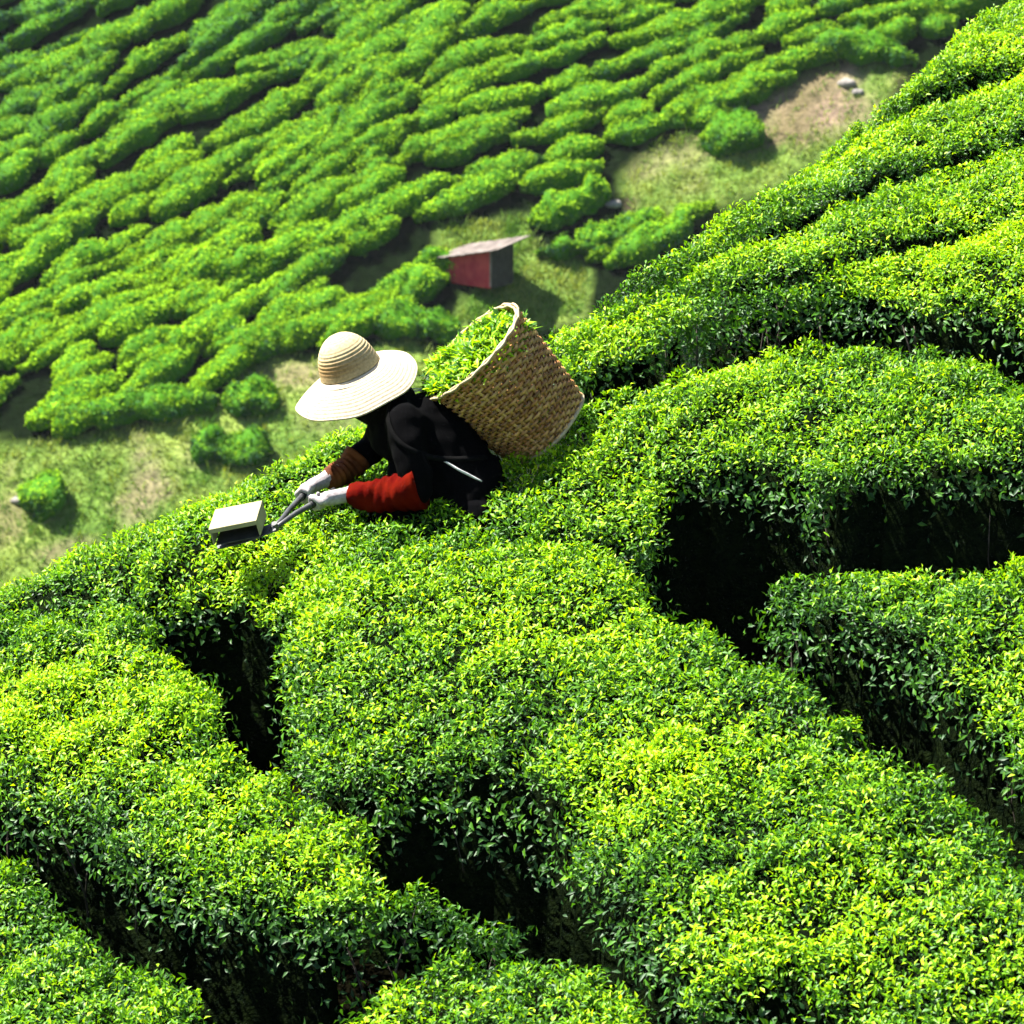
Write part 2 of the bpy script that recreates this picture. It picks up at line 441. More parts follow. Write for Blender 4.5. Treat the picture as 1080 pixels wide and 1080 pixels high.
def near_bush(poly_px, label, seed, shr=0.07, dens=5600, scale=0.56, dome=0.14, young=0.0, R=0.085):
    rng = np.random.default_rng(seed)
    P3 = np.array([hit(u, v, canopy_plane, 5, 60) for u, v in poly_px])
    poly = smooth_poly(P3[:, :2])
    lo, hi = poly.min(0) - 0.1, poly.max(0) + 0.1
    SHR = shr
    def field(x, y):
        wx = x + 0.075 * noise(x, y, seed, 0.26) + 0.035 * noise(x, y, seed, 0.09)
        wy = y + 0.075 * noise(x, y, seed + 40, 0.26) + 0.035 * noise(x, y, seed + 40, 0.09)
        return sdf(poly, wx, wy) - SHR
    def top(x, y, d):
        dd = np.clip(d, 0, None)
        z = canopy(x, y) + dome * (1 - np.exp(-dd / 0.5)) - 0.03
        z = z - np.where(dd < R, R - np.sqrt(np.maximum(0, R * R - (R - dd) ** 2)), 0)
        z = z + 0.036 * noise(x, y, seed, 0.55) + 0.026 * noise(x, y, 5, 0.24) + 0.026 * noise(x, y, 9, 0.11)
        return z
    c = poly.mean(0)
    origin = np.array([c[0], c[1], float(ground_z(c[0], c[1]))])
    root = empty('tea_bush', origin, label=label, cat='tea bush', group='clipped tea bushes on the near slope')
    # dense shaded inside of the bush
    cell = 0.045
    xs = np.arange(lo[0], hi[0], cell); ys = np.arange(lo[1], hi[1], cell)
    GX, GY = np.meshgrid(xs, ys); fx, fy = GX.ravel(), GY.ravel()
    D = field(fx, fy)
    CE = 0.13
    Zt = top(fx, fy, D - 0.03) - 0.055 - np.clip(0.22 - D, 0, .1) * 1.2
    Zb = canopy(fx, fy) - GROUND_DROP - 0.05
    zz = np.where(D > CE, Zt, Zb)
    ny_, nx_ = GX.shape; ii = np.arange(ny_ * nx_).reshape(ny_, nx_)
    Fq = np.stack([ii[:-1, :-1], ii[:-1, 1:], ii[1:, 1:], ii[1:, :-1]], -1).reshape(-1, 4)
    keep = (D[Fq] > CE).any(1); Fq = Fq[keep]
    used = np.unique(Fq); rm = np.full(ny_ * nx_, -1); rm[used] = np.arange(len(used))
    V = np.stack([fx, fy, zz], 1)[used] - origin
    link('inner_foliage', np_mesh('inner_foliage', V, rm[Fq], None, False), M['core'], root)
    # leaves on the clipped table
    area = (hi - lo).prod(); n = int(area * dens / scale ** 2)
    px = rng.uniform(lo[0], hi[0], n); py = rng.uniform(lo[1], hi[1], n)
    d = field(px, py); k = d > 0.0; px, py, d = px[k], py[k], d[k]
    e = 0.03
    # leave uneven clumps: shoots crowd, hollows are thinner
    cl = noise(px, py, 21, 0.075) + 0.6 * noise(px, py, 22, 0.16)
    k = (cl + rng.random(len(px)) * 1.6) > 0.22
    px, py, d, cl = px[k], py[k], d[k], cl[k]
    z = top(px, py, d)
    zx = top(px + e, py, field(px + e, py)); zy = top(px, py + e, field(px, py + e))
    N = unit(np.stack([-(zx - z) / e, -(zy - z) / e, np.ones_like(z)], 1))
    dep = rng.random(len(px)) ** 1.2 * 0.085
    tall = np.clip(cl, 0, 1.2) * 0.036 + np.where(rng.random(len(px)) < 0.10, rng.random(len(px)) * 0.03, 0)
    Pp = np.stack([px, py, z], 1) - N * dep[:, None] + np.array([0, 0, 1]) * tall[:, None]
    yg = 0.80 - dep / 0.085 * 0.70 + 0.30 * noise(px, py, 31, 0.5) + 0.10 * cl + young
    yg = yg - np.clip(0.10 - d, 0, 1) * 2.0  # leaf colour darkened towards the rim to imitate the shade there
    nn = len(px)
    L = rng.uniform(0.030, 0.056, nn) * scale; W = L * rng.uniform(0.36, 0.52, nn)
    up = unit(N * 0.6 + np.array([0, 0, 0.6]))
    tilt = np.radians(rng.uniform(15, 85, nn))
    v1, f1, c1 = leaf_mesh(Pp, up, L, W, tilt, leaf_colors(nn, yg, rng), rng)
    # leaves hanging on the sides
    A = poly; B = np.roll(poly, -1, 0); el = np.linalg.norm(B - A, axis=1)
    ns = int(el.sum() * 240 / scale ** 2)
    ei = rng.choice(len(A), ns, p=el / el.sum()); t = rng.random((ns, 1))
    q = A[ei] * (1 - t) + B[ei] * t; e_ = (B - A)[ei]
    nrm = unit(np.stack([e_[:, 1], -e_[:, 0]], 1))
    tst = sdf(poly, (q + nrm * 0.02)[:, 0], (q + nrm * 0.02)[:, 1]); nrm = np.where((tst > 0)[:, None], -nrm, nrm)
    q = q - nrm * (0.045 * noise(q[:, 0], q[:, 1], seed, 0.22))[:, None]
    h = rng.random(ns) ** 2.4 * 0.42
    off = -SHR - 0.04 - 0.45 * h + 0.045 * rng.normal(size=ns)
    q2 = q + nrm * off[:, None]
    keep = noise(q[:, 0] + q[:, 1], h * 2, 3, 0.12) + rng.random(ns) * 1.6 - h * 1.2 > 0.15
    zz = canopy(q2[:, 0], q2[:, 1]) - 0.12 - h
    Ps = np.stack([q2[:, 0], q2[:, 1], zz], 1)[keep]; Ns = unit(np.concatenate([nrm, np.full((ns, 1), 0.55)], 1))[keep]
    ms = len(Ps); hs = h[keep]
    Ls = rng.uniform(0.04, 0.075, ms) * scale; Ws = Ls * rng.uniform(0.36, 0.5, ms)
    v2, f2, c2 = leaf_mesh(Ps, Ns, Ls, Ws, np.radians(rng.uniform(30, 110, ms)), leaf_colors(ms, 0.22 - hs * 0.9, rng), rng)  # old-leaf colours, darkened downward to paint in shade below the rim
    V = np.concatenate([v1, v2]) - origin; Fc = np.concatenate([f1, f2 + len(v1)]); Cc = np.concatenate([c1, c2])
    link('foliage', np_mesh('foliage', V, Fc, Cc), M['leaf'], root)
    # bare branches under the rim
    nb = int(el.sum() * 3)
    cs = np.cumsum(el) / el.sum()
    for i in range(nb):
        s = rng.random(); j = int(np.searchsorted(cs, s)); j = min(j, len(A) - 1)
        p = A[j] + (B[j] - A[j]) * rng.random(); e_ = unit(B[j] - A[j]); nv = np.array([e_[1], -e_[0]])
        if sdf(poly, np.array([p[0] + nv[0] * .02]), np.array([p[1] + nv[1] * .02]))[0] > 0: nv = -nv
        zc = float(canopy(p[0], p[1]))
        b0 = np.array([*(p - nv * (SHR + rng.uniform(0.16, 0.32)) + e_ * rng.normal() * 0.1), zc - GROUND_DROP - 0.03])
        b3 = np.array([*(p - nv * (SHR + rng.uniform(0.03, 0.14))), zc - rng.uniform(0.10, 0.22)])
        b1 = b0 + (b3 - b0) * 0.35 + np.append(nv * rng.uniform(0, .05) + e_ * rng.normal() * 0.03, 0)
        b2 = b0 + (b3 - b0) * 0.7 + np.append(nv * rng.uniform(0, .06) + e_ * rng.normal() * 0.04, 0)
        r0 = rng.uniform(0.004, 0.010)
        acc = Acc(); acc.tube(np.array([b0, b1, b2, b3]) - origin, [r0, r0 * .8, r0 * .6, r0 * .35], 5)
        for _ in range(2):
            k_ = b1 + (b2 - b1) * rng.random(); kk = k_ + np.append(nv * rng.uniform(-.05, .05) + e_ * rng.normal() * 0.05, rng.uniform(.03, .16))
            acc.tube(np.array([k_, (k_ + kk) / 2 + rng.normal(size=3) * .008, kk]) - origin, [r0 * .5, r0 * .4, r0 * .25], 4)
        link('branch', acc.mesh('branch', True), M['twig'], root)
    return root

NEAR = [
 ([(294,650),(318,598),(366,552),(400,530),(440,521),(480,518),(520,524),(560,542),(620,550),(682,574),(735,630),(800,672),(870,715),(940,762),(1010,805),(1090,875),(1200,980),(1200,1160),(950,1160),(862,1070),(780,1052),(710,1035),(670,985),(628,935),(590,885),(560,838),(455,814),(405,832),(335,812),(294,772),(288,710)],
  'widest domed tea bush, filling the middle and lower right of the slope', 1, 0.20, 0.0),
 ([(-150,640),(40,560),(200,480),(345,420),(430,395),(480,430),(450,480),(400,530),(386,570),(348,615),(305,645),(245,618),(165,636),(60,664),(-150,778)],
  'tea bush on the spur edge, being clipped with the shears and box', 2, 0.10, 0.12),
 ([(-160,728),(60,618),(140,622),(200,668),(240,695),(243,735),(270,782),(325,812),(395,855),(418,896),(478,923),(545,943),(548,962),(480,962),(430,945),(340,960),(280,950),(210,940),(150,912),(110,878),(60,862),(-20,838),(-160,818)],
  'large tea bush at left, below the one being clipped', 3, 0.16, 0.03),
 ([(-160,885),(0,884),(60,905),(105,955),(150,985),(200,1010),(235,1045),(250,1090),(260,1200),(-160,1200)],
  'tea bush in the bottom left corner, beyond the dark gap', 4, 0.12, -0.02),
 ([(270,1100),(330,1052),(390,1010),(470,990),(560,984),(625,992),(668,1026),(705,1080),(740,1200),(200,1200)],
  'low round tea bush at the bottom edge, between two dark gaps', 5, 0.12, 0.02),
 ([(795,625),(820,602),(870,585),(940,578),(1080,574),(1200,572),(1200,880),(1100,810),(1050,765),(1000,715),(940,675),(880,655),(820,645)],
  'tea bush at the right edge, in front of the long black gap', 6, 0.15, 0.0),
 ([(500,556),(512,505),(535,462),(575,430),(625,416),(690,406),(760,378),(860,354),(960,354),(1040,372),(1090,397),(1200,440),(1200,500),(1080,488),(970,488),(900,497),(850,512),(820,498),(780,486),(720,492),(700,524),(690,566),(600,566),(560,562)],
  'broad tea bush right of the basket, its lower side in deep shade', 7, 0.16, 0.04),
 ([(575,366),(600,342),(700,308),(800,296),(900,271),(1000,245),(1090,226),(1200,212),(1200,375),(1100,328),(1050,312),(960,301),(860,297),(760,317),(700,338),(640,362),(600,380)],
  'long tea bush climbing right from behind the basket, above the first black gap', 8, 0.12, 0.12),
 ([(590,338),(640,307),(700,290),(860,220),(960,182),(1090,142),(1200,112),(1200,203),(1090,214),(1000,234),(900,258),(800,284),(700,298),(620,326)],
  'tea bush forming the second strip up from the first black gap at right', 9, 0.10, 0.14),
 ([(604,315),(650,285),(740,227),(830,182),(900,143),(1000,93),(1090,63),(1200,13),(1200,93),(1090,124),(960,163),(860,200),(740,257),(690,280),(630,303)],
  'tea bush forming the third strip up from the first black gap at right', 10, 0.09, 0.12),
 ([(590,325),(640,284),(740,213),(830,168),(900,128),(1000,75),(1200,-15),(1200,-150),(1060,-70),(960,10),(860,90),(780,145),(700,215),(600,285)],
  'narrow tea bush along the skyline of the near spur, topmost at right', 12, 0.08, 0.06),
]
for pl, lab, sd, dm, yg in NEAR:
    near_bush(pl, lab, sd, shr=(0.0 if sd in (8, 9, 10, 12) else 0.03), dome=dm * .5, young=yg)

# ------------------------------------------------------------------ far tea bushes
def far_bush(px_pts, width_px, rng, label, group, young=0.0, tall=0.85, rough=1.0):
    """px_pts: centre line in photo pixels, laid on the far hillside"""
    C = np.array([hit(u, v, far_hill, 60, 200) for u, v in px_pts])
    # arc-length resample
    seg = np.linalg.norm(np.diff(C, axis=0), axis=1); s = np.concatenate([[0], np.cumsum(seg)]); L = s[-1]
    nu = max(8, int(L / 0.22)); nv = 15
    t = np.linspace(0, L, nu); C = np.stack([np.interp(t, s, C[:, i]) for i in range(3)], 1)
    T = unit(np.gradient(C, axis=0))
    Nn = unit(np.array([0, -0.52, 1.0])); Wd = unit(np.cross(T, Nn)); Up = unit(np.cross(Wd, T))
    half = width_px / 26.0 / 0.67 / 2
    q0, q1 = rng.uniform(1.1, 2.4, 2); tn = np.linspace(-1, 1, nu)
    prof = np.clip(1 - np.abs(tn) ** np.where(tn < 0, q0, q1), 0.0, 1) ** 0.6
    prof = np.maximum(prof, 0.10) * (1 + 0.28 * noise(t, t * 0, rng.random() * 50, 1.3))
    C = C + Wd * (0.22 * noise(t, t * 0 + 3, rng.random() * 50, 1.7))[:, None]
    a = np.linspace(-0.15 * np.pi, 1.15 * np.pi, nv)
    ca, sa = np.cos(a), np.sin(a)
    ex = np.sign(ca) * np.abs(ca) ** 0.55; ez = np.sign(sa) * np.abs(sa) ** 0.6
    V = C[:, None, :] + Wd[:, None, :] * (half * prof)[:, None, None] * ex[None, :, None] + Up[:, None, :] * (tall * (0.55 + 0.45 * prof))[:, None, None] * ez[None, :, None]
    q = V.reshape(-1, 3)
    nz = (0.20 * noise(q[:, 0], q[:, 1], q[:, 2], 0.7) + 0.13 * noise(q[:, 0], q[:, 1], q[:, 2], 0.36)).reshape(nu, nv) * rough
    outd = unit(Wd[:, None, :] * ex[None, :, None] + Up[:, None, :] * ez[None, :, None])
    V = V + outd * nz[..., None]
    sh = rng.uniform(0.8, 1.12)
    origin = C[nu // 2] - np.array([0, 0, 0.1])
    ii = np.arange(nu * nv).reshape(nu, nv)
    Fq = np.stack([ii[:-1, :-1], ii[:-1, 1:], ii[1:, 1:], ii[1:, :-1]], -1).reshape(-1, 4)
    F1 = np.concatenate([Fq[:, [0, 1, 2]], Fq[:, [0, 2, 3]]])
    # end caps
    V0 = V.reshape(-1, 3); V0 = np.concatenate([V0, C[:1], C[-1:]]); k0, k1 = nu * nv, nu * nv + 1
    caps = [(k0, j + 1, j) for j in range(nv - 1)] + [(k1, (nu - 1) * nv + j, (nu - 1) * nv + j + 1) for j in range(nv - 1)]
    F1 = np.concatenate([F1, np.array(caps)])
    cc = np.tile((MATURE * 0.9 + OLD * 0.1)[None], (len(V0), 1))
    # leaf clumps
    n = int(L * half * 2 * 330)
    u_ = rng.random(n) * (nu - 1.001); w_ = rng.random(n) * (nv - 1.001)
    i0, j0 = u_.astype(int), w_.astype(int); fu, fw = (u_ - i0)[:, None], (w_ - j0)[:, None]
    P = V[i0, j0] * (1 - fu) * (1 - fw) + V[i0 + 1, j0] * fu * (1 - fw) + V[i0, j0 + 1] * (1 - fu) * fw + V[i0 + 1, j0 + 1] * fu * fw
    N = outd[i0, j0]
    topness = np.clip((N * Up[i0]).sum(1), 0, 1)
    yg = 0.40 + 0.42 * topness + young + 0.20 * noise(P[:, 0], P[:, 1], P[:, 2], 0.6) + 0.34 * noise(P[:, 0], P[:, 1], P[:, 2], 0.25)  # young tops; sides also darkened in colour to imitate their shade
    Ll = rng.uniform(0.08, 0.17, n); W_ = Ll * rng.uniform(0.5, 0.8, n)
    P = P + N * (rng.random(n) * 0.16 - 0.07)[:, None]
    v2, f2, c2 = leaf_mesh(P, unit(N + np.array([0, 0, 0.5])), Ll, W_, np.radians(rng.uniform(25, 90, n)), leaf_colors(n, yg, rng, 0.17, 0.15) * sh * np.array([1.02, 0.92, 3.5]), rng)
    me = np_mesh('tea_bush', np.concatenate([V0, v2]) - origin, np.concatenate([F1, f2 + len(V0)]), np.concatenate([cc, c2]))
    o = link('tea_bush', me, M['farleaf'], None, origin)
    tag(o, label, 'tea bush', group)
    return o

ridge_u = np.array([p[0] for p in RIDGE_PX], float); ridge_v = np.array([p[1] for p in RIDGE_PX], float)
def visible(u, v, m=14):
    return v < np.interp(u, ridge_u, ridge_v) + m
frng = np.random.default_rng(5)
def row_v(v0, u):
    """rows climb to the right and bend gently"""
    return v0 - 0.58 * u + 16 * math.sin(u / 170.0 + v0 / 210.0) + 9 * math.sin(u / 71.0 + v0 / 90.0) + 0.00009 * u * u * (1 + .6 * min(1, max(0, v0 / 800)))
FAR_LABEL = 'clipped tea bush in the unbroken rows covering the far hillside'
FAR_GROUP = 'tea bushes in rows on the far hillside'
nfar = 0
v0 = -40.0
while v0 < 880:
    u = -90 + frng.random() * 60
    sp = 21 + frng.uniform(-3, 4)
    while u < 1100:
        L = frng.choice([frng.uniform(38, 60), frng.uniform(60, 110), frng.uniform(110, 190)], p=[0.25, 0.5, 0.25])
        us = np.linspace(u, u + L, 6); jit = frng.normal() * 3.2; tlt = frng.normal() * 0.06
        pts = [(a, row_v(v0, a) + jit + tlt * (a - u)) for a in us]
        mid = pts[3]
        ok = all(visible(a, b) for a, b in (pts[2], pts[4])) and mid[1] > -40 and -60 < mid[0] < 1090
        if ok and any(in_poly(a, b, Bq) for Bq in BARE for a, b in (pts[0], pts[1], mid, pts[4], pts[5])): ok = False
        if ok and frng.random() > 0.025:
            low = np.clip((mid[1] - 120) / 260, 0, 1)
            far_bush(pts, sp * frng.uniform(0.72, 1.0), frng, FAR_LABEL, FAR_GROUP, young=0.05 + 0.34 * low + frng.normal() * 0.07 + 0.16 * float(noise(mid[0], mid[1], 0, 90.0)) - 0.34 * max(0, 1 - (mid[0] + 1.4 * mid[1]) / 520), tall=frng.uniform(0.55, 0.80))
            nfar += 1
        u += L + frng.uniform(-5, 3) + (frng.uniform(10, 24) if frng.random() < 0.08 else 0)
    v0 += sp
print('far bushes', nfar)
SINGLES = [
 ([(738,150),(770,146),(806,150)], 34, 'lone tea bush standing on the bare patch of the far slope', -0.1),
 ([(690,132),(740,118),(795,100),(838,84)], 24, 'long tea bush bordering the top left of the bare patch', 0.05),
 ([(840,62),(880,52),(930,58),(968,66)], 20, 'dark tea bush along the top of the bare earth patch', -0.15),
 ([(22,535),(42,530),(66,538)], 34, 'lone round tea bush on the rough grass at lower left', 0.0),
 ([(236,430),(262,424),(290,434)], 34, 'small dark tea bush left of the bare earth behind the hat', -0.2),
 ([(205,468),(245,478),(285,486)], 36, 'dark tea bush low in the valley, just above the near spur', -0.2),
 ([(215,378),(262,366),(318,362)], 22, 'narrow tea bush above the bare earth, left of the hat', 0.0),
 ([(558,240),(600,224),(642,206)], 22, 'tea bush above and right of the hut, below the bare slope', 0.05),
 ([(640,284),(680,263),(724,238)], 24, 'tea bush half hidden by the near spur, right of the hut', 0.0),
 ([(566,272),(598,266),(632,264)], 16, 'low dark tea bush beside the dark side of the hut', -0.15),
 ([(384,326),(424,308),(474,298)], 22, 'tea bush between the hat and the red hut', 0.05),
 ([(436,290),(466,284),(500,296)], 16, 'small tea bush in front of the red hut wall, at its left', 0.1),
 ([(606,262),(650,250),(700,232)], 22, 'tea bush tucked under the near spur, right of the hut', -0.05),
 ([(395,352),(440,345),(486,352)], 22, 'dark tea bush directly right of the hat crown', -0.1),
 ([(60,448),(110,440),(180,430),(228,424)], 22, 'tea bush edging the top of the valley grass at left', -0.1),
]
for pts, wd, lab, yg in SINGLES:
    P = np.array(pts, float); tt = np.linspace(0, len(P) - 1, 7)
    pp = [(np.interp(a, range(len(P)), P[:, 0]), np.interp(a, range(len(P)), P[:, 1])) for a in tt]
    far_bush(pp, wd, frng, lab, None, young=yg, tall=0.75, rough=1.9)

# rough grass on the open ground of the far slope
rng = np.random.default_rng(3)
pts = []
for Bq, cnt in zip(BARE, (3200, 8000, 2000)):
    B_ = np.array(Bq); k = 0
    while k < cnt:
        u, v = rng.uniform(B_[:, 0].min(), B_[:, 0].max()), rng.uniform(B_[:, 1].min(), B_[:, 1].max())
        if in_poly(u, v, Bq) and visible(u, v, 20):
            pts.append((u, v))
        k += 1
Pg = np.array([hit(u, v, far_hill, 60, 200) for u, v in pts])
eg = np.zeros(len(Pg))
for p, rx, ry, k in epts:
    eg = np.maximum(eg, k * np.clip(1.2 - ((Pg[:, 0] - p[0]) / rx) ** 2 - ((Pg[:, 1] - p[1]) / ry) ** 2, 0, 1))
keep = rng.random(len(Pg)) > eg * 0.9
Pg = Pg[keep]; rep = 5
Pg = np.repeat(Pg, rep, 0) + rng.normal(size=(len(Pg) * rep, 3)) * np.array([0.12, 0.12, 0.0]); Pg[:, 2] = far_hill(Pg[:, 0], Pg[:, 1]) - 0.02
n = len(Pg); cmix = np.clip(0.45 + 0.6 * noise(Pg[:, 0], Pg[:, 1], 0, 1.3) + 0.5 * noise(Pg[:, 0], Pg[:, 1], 5, 0.5) + rng.normal(size=n) * .2, 0, 1)[:, None]
gcol = np.array([0.07, 0.17, 0.02]) * (1 - cmix) + np.array([0.24, 0.30, 0.07]) * cmix
v2, f2, c2 = leaf_mesh(Pg, np.tile(np.array([[0, 0, 1.0]]), (n, 1)), rng.uniform(0.10, 0.30, n) * (1 + 1.3 * (rng.random(n) < .06)), rng.uniform(0.03, 0.07, n), np.radians(rng.uniform(5, 50, n)), gcol, rng)
o = link('grass', np_mesh('grass', v2, f2, c2), M['farleaf']); tag(o, 'rough pale grass on the open ground across the valley', 'grass', None, 'stuff')

rk = np.random.default_rng(19)
for (u, v, sz, lab) in ((893, 88, .34, 'pale rock at the top of the bare earth, upper right'), (905, 98, .22, 'small pale rock beside a larger one on the bare earth'), (648, 216, .26, 'pinkish rock at the lower tip of the bare slope'),
                        (20, 528, .25, 'pale rock beside the lone round bush at lower left')):
    p = hit(u, v, far_hill, 60, 200); a = Acc(); a.ball(np.zeros(3), (sz * 1.3, sz, sz * .7), 14, 9)
    vv = a.V[0]; vv *= (1 + .35 * noise(vv[:, 0] + u, vv[:, 1], vv[:, 2], sz * .8))[:, None]
    tag(link('rock', a.mesh('rock', True), M['stone'], None, p), lab, 'rock')

# ------------------------------------------------------------------ hut
def W(u, v, D):
    return ray(u, v) * D
hut_p = hit(505, 285, far_hill, 60, 200) + np.array([0, -.5, .22])
hut = empty('hut', hut_p, label='small red walled hut with a pale sloping roof on the far hillside', cat='hut')
s = 1.0
yaw = math.radians(38)
ex_ = np.array([math.cos(yaw), -math.sin(yaw), 0]); ey_ = np.array([math.sin(yaw), math.cos(yaw), 0]); ez_ = np.array([0, 0, 1.0])
# local: long wall (red) faces front-left, gable side faces right
a = Acc()
LW, LD = 2.4, 1.5
def hp(x, y, z): return ex_ * x + ey_ * y + ez_ * z
SL = 0.22                                    # the roof climbs along the red wall
RY = 0.13
def rz(x, y): return 0.72 + SL * x + RY * y
for k in range(9):   # upright boards of the red wall
    x = -LW / 2 + (k + .5) * LW / 9; h_ = (rz(x, -LD / 2) + .6) / 2
    a.box(hp(x, -LD / 2 - 0.01 * (k % 2), h_ - .62), ex_ * (LW / 18 - 0.006), ey_ * 0.02, ez_ * h_)
link('red_wall', a.mesh('red_wall'), M['hutred'], hut)
for x, y, dx, dy in ((LW / 2 - .02, .03, .02, LD / 2 - .05), (-LW / 2 + .02, .03, .02, LD / 2 - .05), (0, LD / 2, LW / 2 - .05, .02)):
    a = Acc(); h_ = (rz(x - dx * .9, y) + .6) / 2
    a.box(hp(x, y, h_ - .63), ex_ * dx, ey_ * dy, ez_ * h_); link('shaded_wall', a.mesh('shaded_wall'), M['hutdark'], hut)
a = Acc(); a.box(hp(LW / 2 + .012, 0.1, .40), ex_ * 0.02, ey_ * .36, ez_ * .58)
link('door', a.mesh('door', bevel=.005), M['hutdark'], hut)
a = Acc()
for k in range(14):  # corrugated sheet
    x = -LW / 2 - .35 + (k + .5) * (LW + .95) / 14
    a.box(hp(x, 0, rz(x, 0) + .06 + .02 * (k % 2)), (ex_ + ez_ * SL) * ((LW + .95) / 28 + .004), (ey_ + ez_ * RY) * (LD / 2 + .3), ez_ * 0.018)
link('roof', a.mesh('roof'), M['hutroof'], hut)
for sx in (-1, 1):
    a = Acc(); x = sx * (LW / 2 + .12)
    a.tube([hp(x, -LD / 2 - .15, -.5), hp(x, -LD / 2 - .15, rz(x, -LD / 2 - .15) + .02)], .045, 6)
    link('roof_post', a.mesh('roof_post'), M['hutroof'], hut)

# ------------------------------------------------------------------ the picker
D0 = 12.75
def B(u, v, dd=0.0): return W(u, v, D0 + dd)
foot = B(500, 545); gz = float(canopy(foot[0], foot[1])) - GROUND_DROP
person = empty('person', (foot[0], foot[1], gz), label='tea picker in black clothes and wide straw hat, bent forward over the bushes', cat='person')
po = np.array(person.location)
def limb(acc, pts, radii, seg=14):
    pts = [np.array(p) for p in pts]
    for i in range(len(pts) - 1):
        acc.tube([pts[i], pts[i + 1]], [radii[i], radii[i + 1]], seg)
    for p, r in zip(pts, radii): acc.ball(p, (r, r, r), seg, 8)
# joints
hipN, hipF = B(500, 548, -.10), B(500, 548, .10)
kneeN, kneeF = B(484, 640, -.14), B(498, 636, .13)
ankN = np.array([B(500, 640)[0], kneeN[1] + .05, gz + .09]); ankF = np.array([B(520, 640)[0], kneeF[1] + .06, gz + .09])
pelvis, waist, chest, nape = B(500, 538), B(482, 505), B(446, 452), B(414, 424)
shN, shF = B(428, 446, -.16), B(418, 434, .17)
elN, elF = B(441, 514, -.22), B(394, 474, .20)
wrN, wrF = B(370, 521, -.13), B(343, 506, .10)
hat_c = B(369, 389)
hu = unit(np.array([-.36, -.13, .92]))
head = hat_c - hu * .045 + np.array([.008, 0, 0])
ax_head = hu          # crown direction
fwd_head = unit(np.array([-0.82, -0.12, -0.55])); fwd_head = unit(fwd_head - ax_head * np.dot(fwd_head, ax_head)); side_head = np.cross(ax_head, fwd_head)
HM = np.stack([fwd_head, side_head, ax_head], 1)
# body: one continuous figure
acc = Acc()
acc.ball(head, (.095, .076, .115), 22, 16, HM)
acc.ball(head + HM @ np.array([.030, 0, -.060]), (.060, .055, .055), 16, 10, HM)          # jaw
limb(acc, [head + HM @ np.array([.092, 0, .012]), head + HM @ np.array([.113, 0, -.024])], [.008, .014], 10)  # nose
for s_ in (-1, 1):
    acc.ball(head + HM @ np.array([-.004, s_ * .080, -.006]), (.018, .009, .030), 10, 8, HM)   # ears
    acc.ball(head + HM @ np.array([.080, s_ * .031, .026]), (.016, .022, .008), 10, 8, HM)    # brow
    acc.ball(head + HM @ np.array([.066, s_ * .046, -.016]), (.020, .018, .016), 10, 8, HM)    # cheek
for zz, rr in ((-.055, .0075), (-.067, .0085)):
    acc.ball(head + HM @ np.array([.086, 0, zz]), (.010, .024, rr), 12, 8, HM)    # lips
limb(acc, [head + HM @ np.array([-.02, 0, -.05]), nape, chest], [.056, .060, .11])
limb(acc, [chest, waist, pelvis], [.125, .12, .13])
limb(acc, [nape, shN], [.06, .058]); limb(acc, [nape, shF], [.06, .058])
limb(acc, [shN, elN, wrN], [.055, .043, .028]); limb(acc, [shF, elF, wrF], [.055, .043, .028])
for h_, k_, an in ((hipN, kneeN, ankN), (hipF, kneeF, ankF)):
    limb(acc, [pelvis, h_, k_, an], [.11, .092, .062, .042])
    limb(acc, [an + np.array([.03, 0, -.04]), an + np.array([-.14, -.01, -.06])], [.042, .032])
def rel(acc):
    acc.V = [v - po for v in acc.V]; return acc
link('body', remeshed('body', rel(acc), .007, 3), M['skin'], person)
for s_ in (-1, 1):
    a = Acc(); a.ball(head + HM @ np.array([.082, s_ * .031, .008]), (.012, .013, .012), 12, 8, HM)
    link('eye', rel(a).mesh('eye', True), base_mat('dark_eye', (.03, .02, .015), .2), person)
# scarf round the head and neck, open at the face
acc = Acc()
acc.ball(head + HM @ np.array([-.014, 0, .004]), (.094, .088, .118), 22, 16, HM)
limb(acc, [head + HM @ np.array([-.01, 0, -.065]), nape + np.array([0, 0, .0])], [.082, .095])
acc.ball(nape + np.array([-.01, 0, -.01]), (.10, .12, .055), 16, 10)
limb(acc, [head + HM @ np.array([.045, 0, -.085]), nape + np.array([-.03, 0, -.05])], [.052, .08])
link('headscarf', remeshed('headscarf', rel(acc), .007, 4, [(.006, .05)]), M['scarf'], person)
# jacket
acc = Acc()
limb(acc, [nape + np.array([0, 0, -.01]), chest, B(470, 482), waist, B(492, 525), B(500, 552)], [.062, .155, .165, .168, .172, .18], 18)
acc.ball(B(418, 455), (.12, .18, .11), 18, 12)
acc.ball(B(440, 446), (.12, .18, .11), 18, 12)
acc.ball(B(448, 500), (.15, .17, .14), 16, 10)
acc.ball(B(425, 530, -.02), (.12, .15, .08), 16, 10)
acc.ball(B(505, 505), (.10, .15, .11), 16, 10)
limb(acc, [nape, shN + np.array([0, 0, .0])], [.062, .082]); limb(acc, [nape, shF], [.062, .080])
limb(acc, [shN, (shN + elN) / 2 + np.array([-.01, -.01, 0]), elN], [.088, .078, .064])
limb(acc, [shF + np.array([0, 0, 0]), B(404, 462, .2), elF, B(376, 484, .17)], [.088, .078, .062, .052])
acc.ball(B(428, 548, -.02), (.13, .14, .12), 16, 10)
acc.ball(B(460, 552, -.02), (.13, .16, .14), 16, 10)
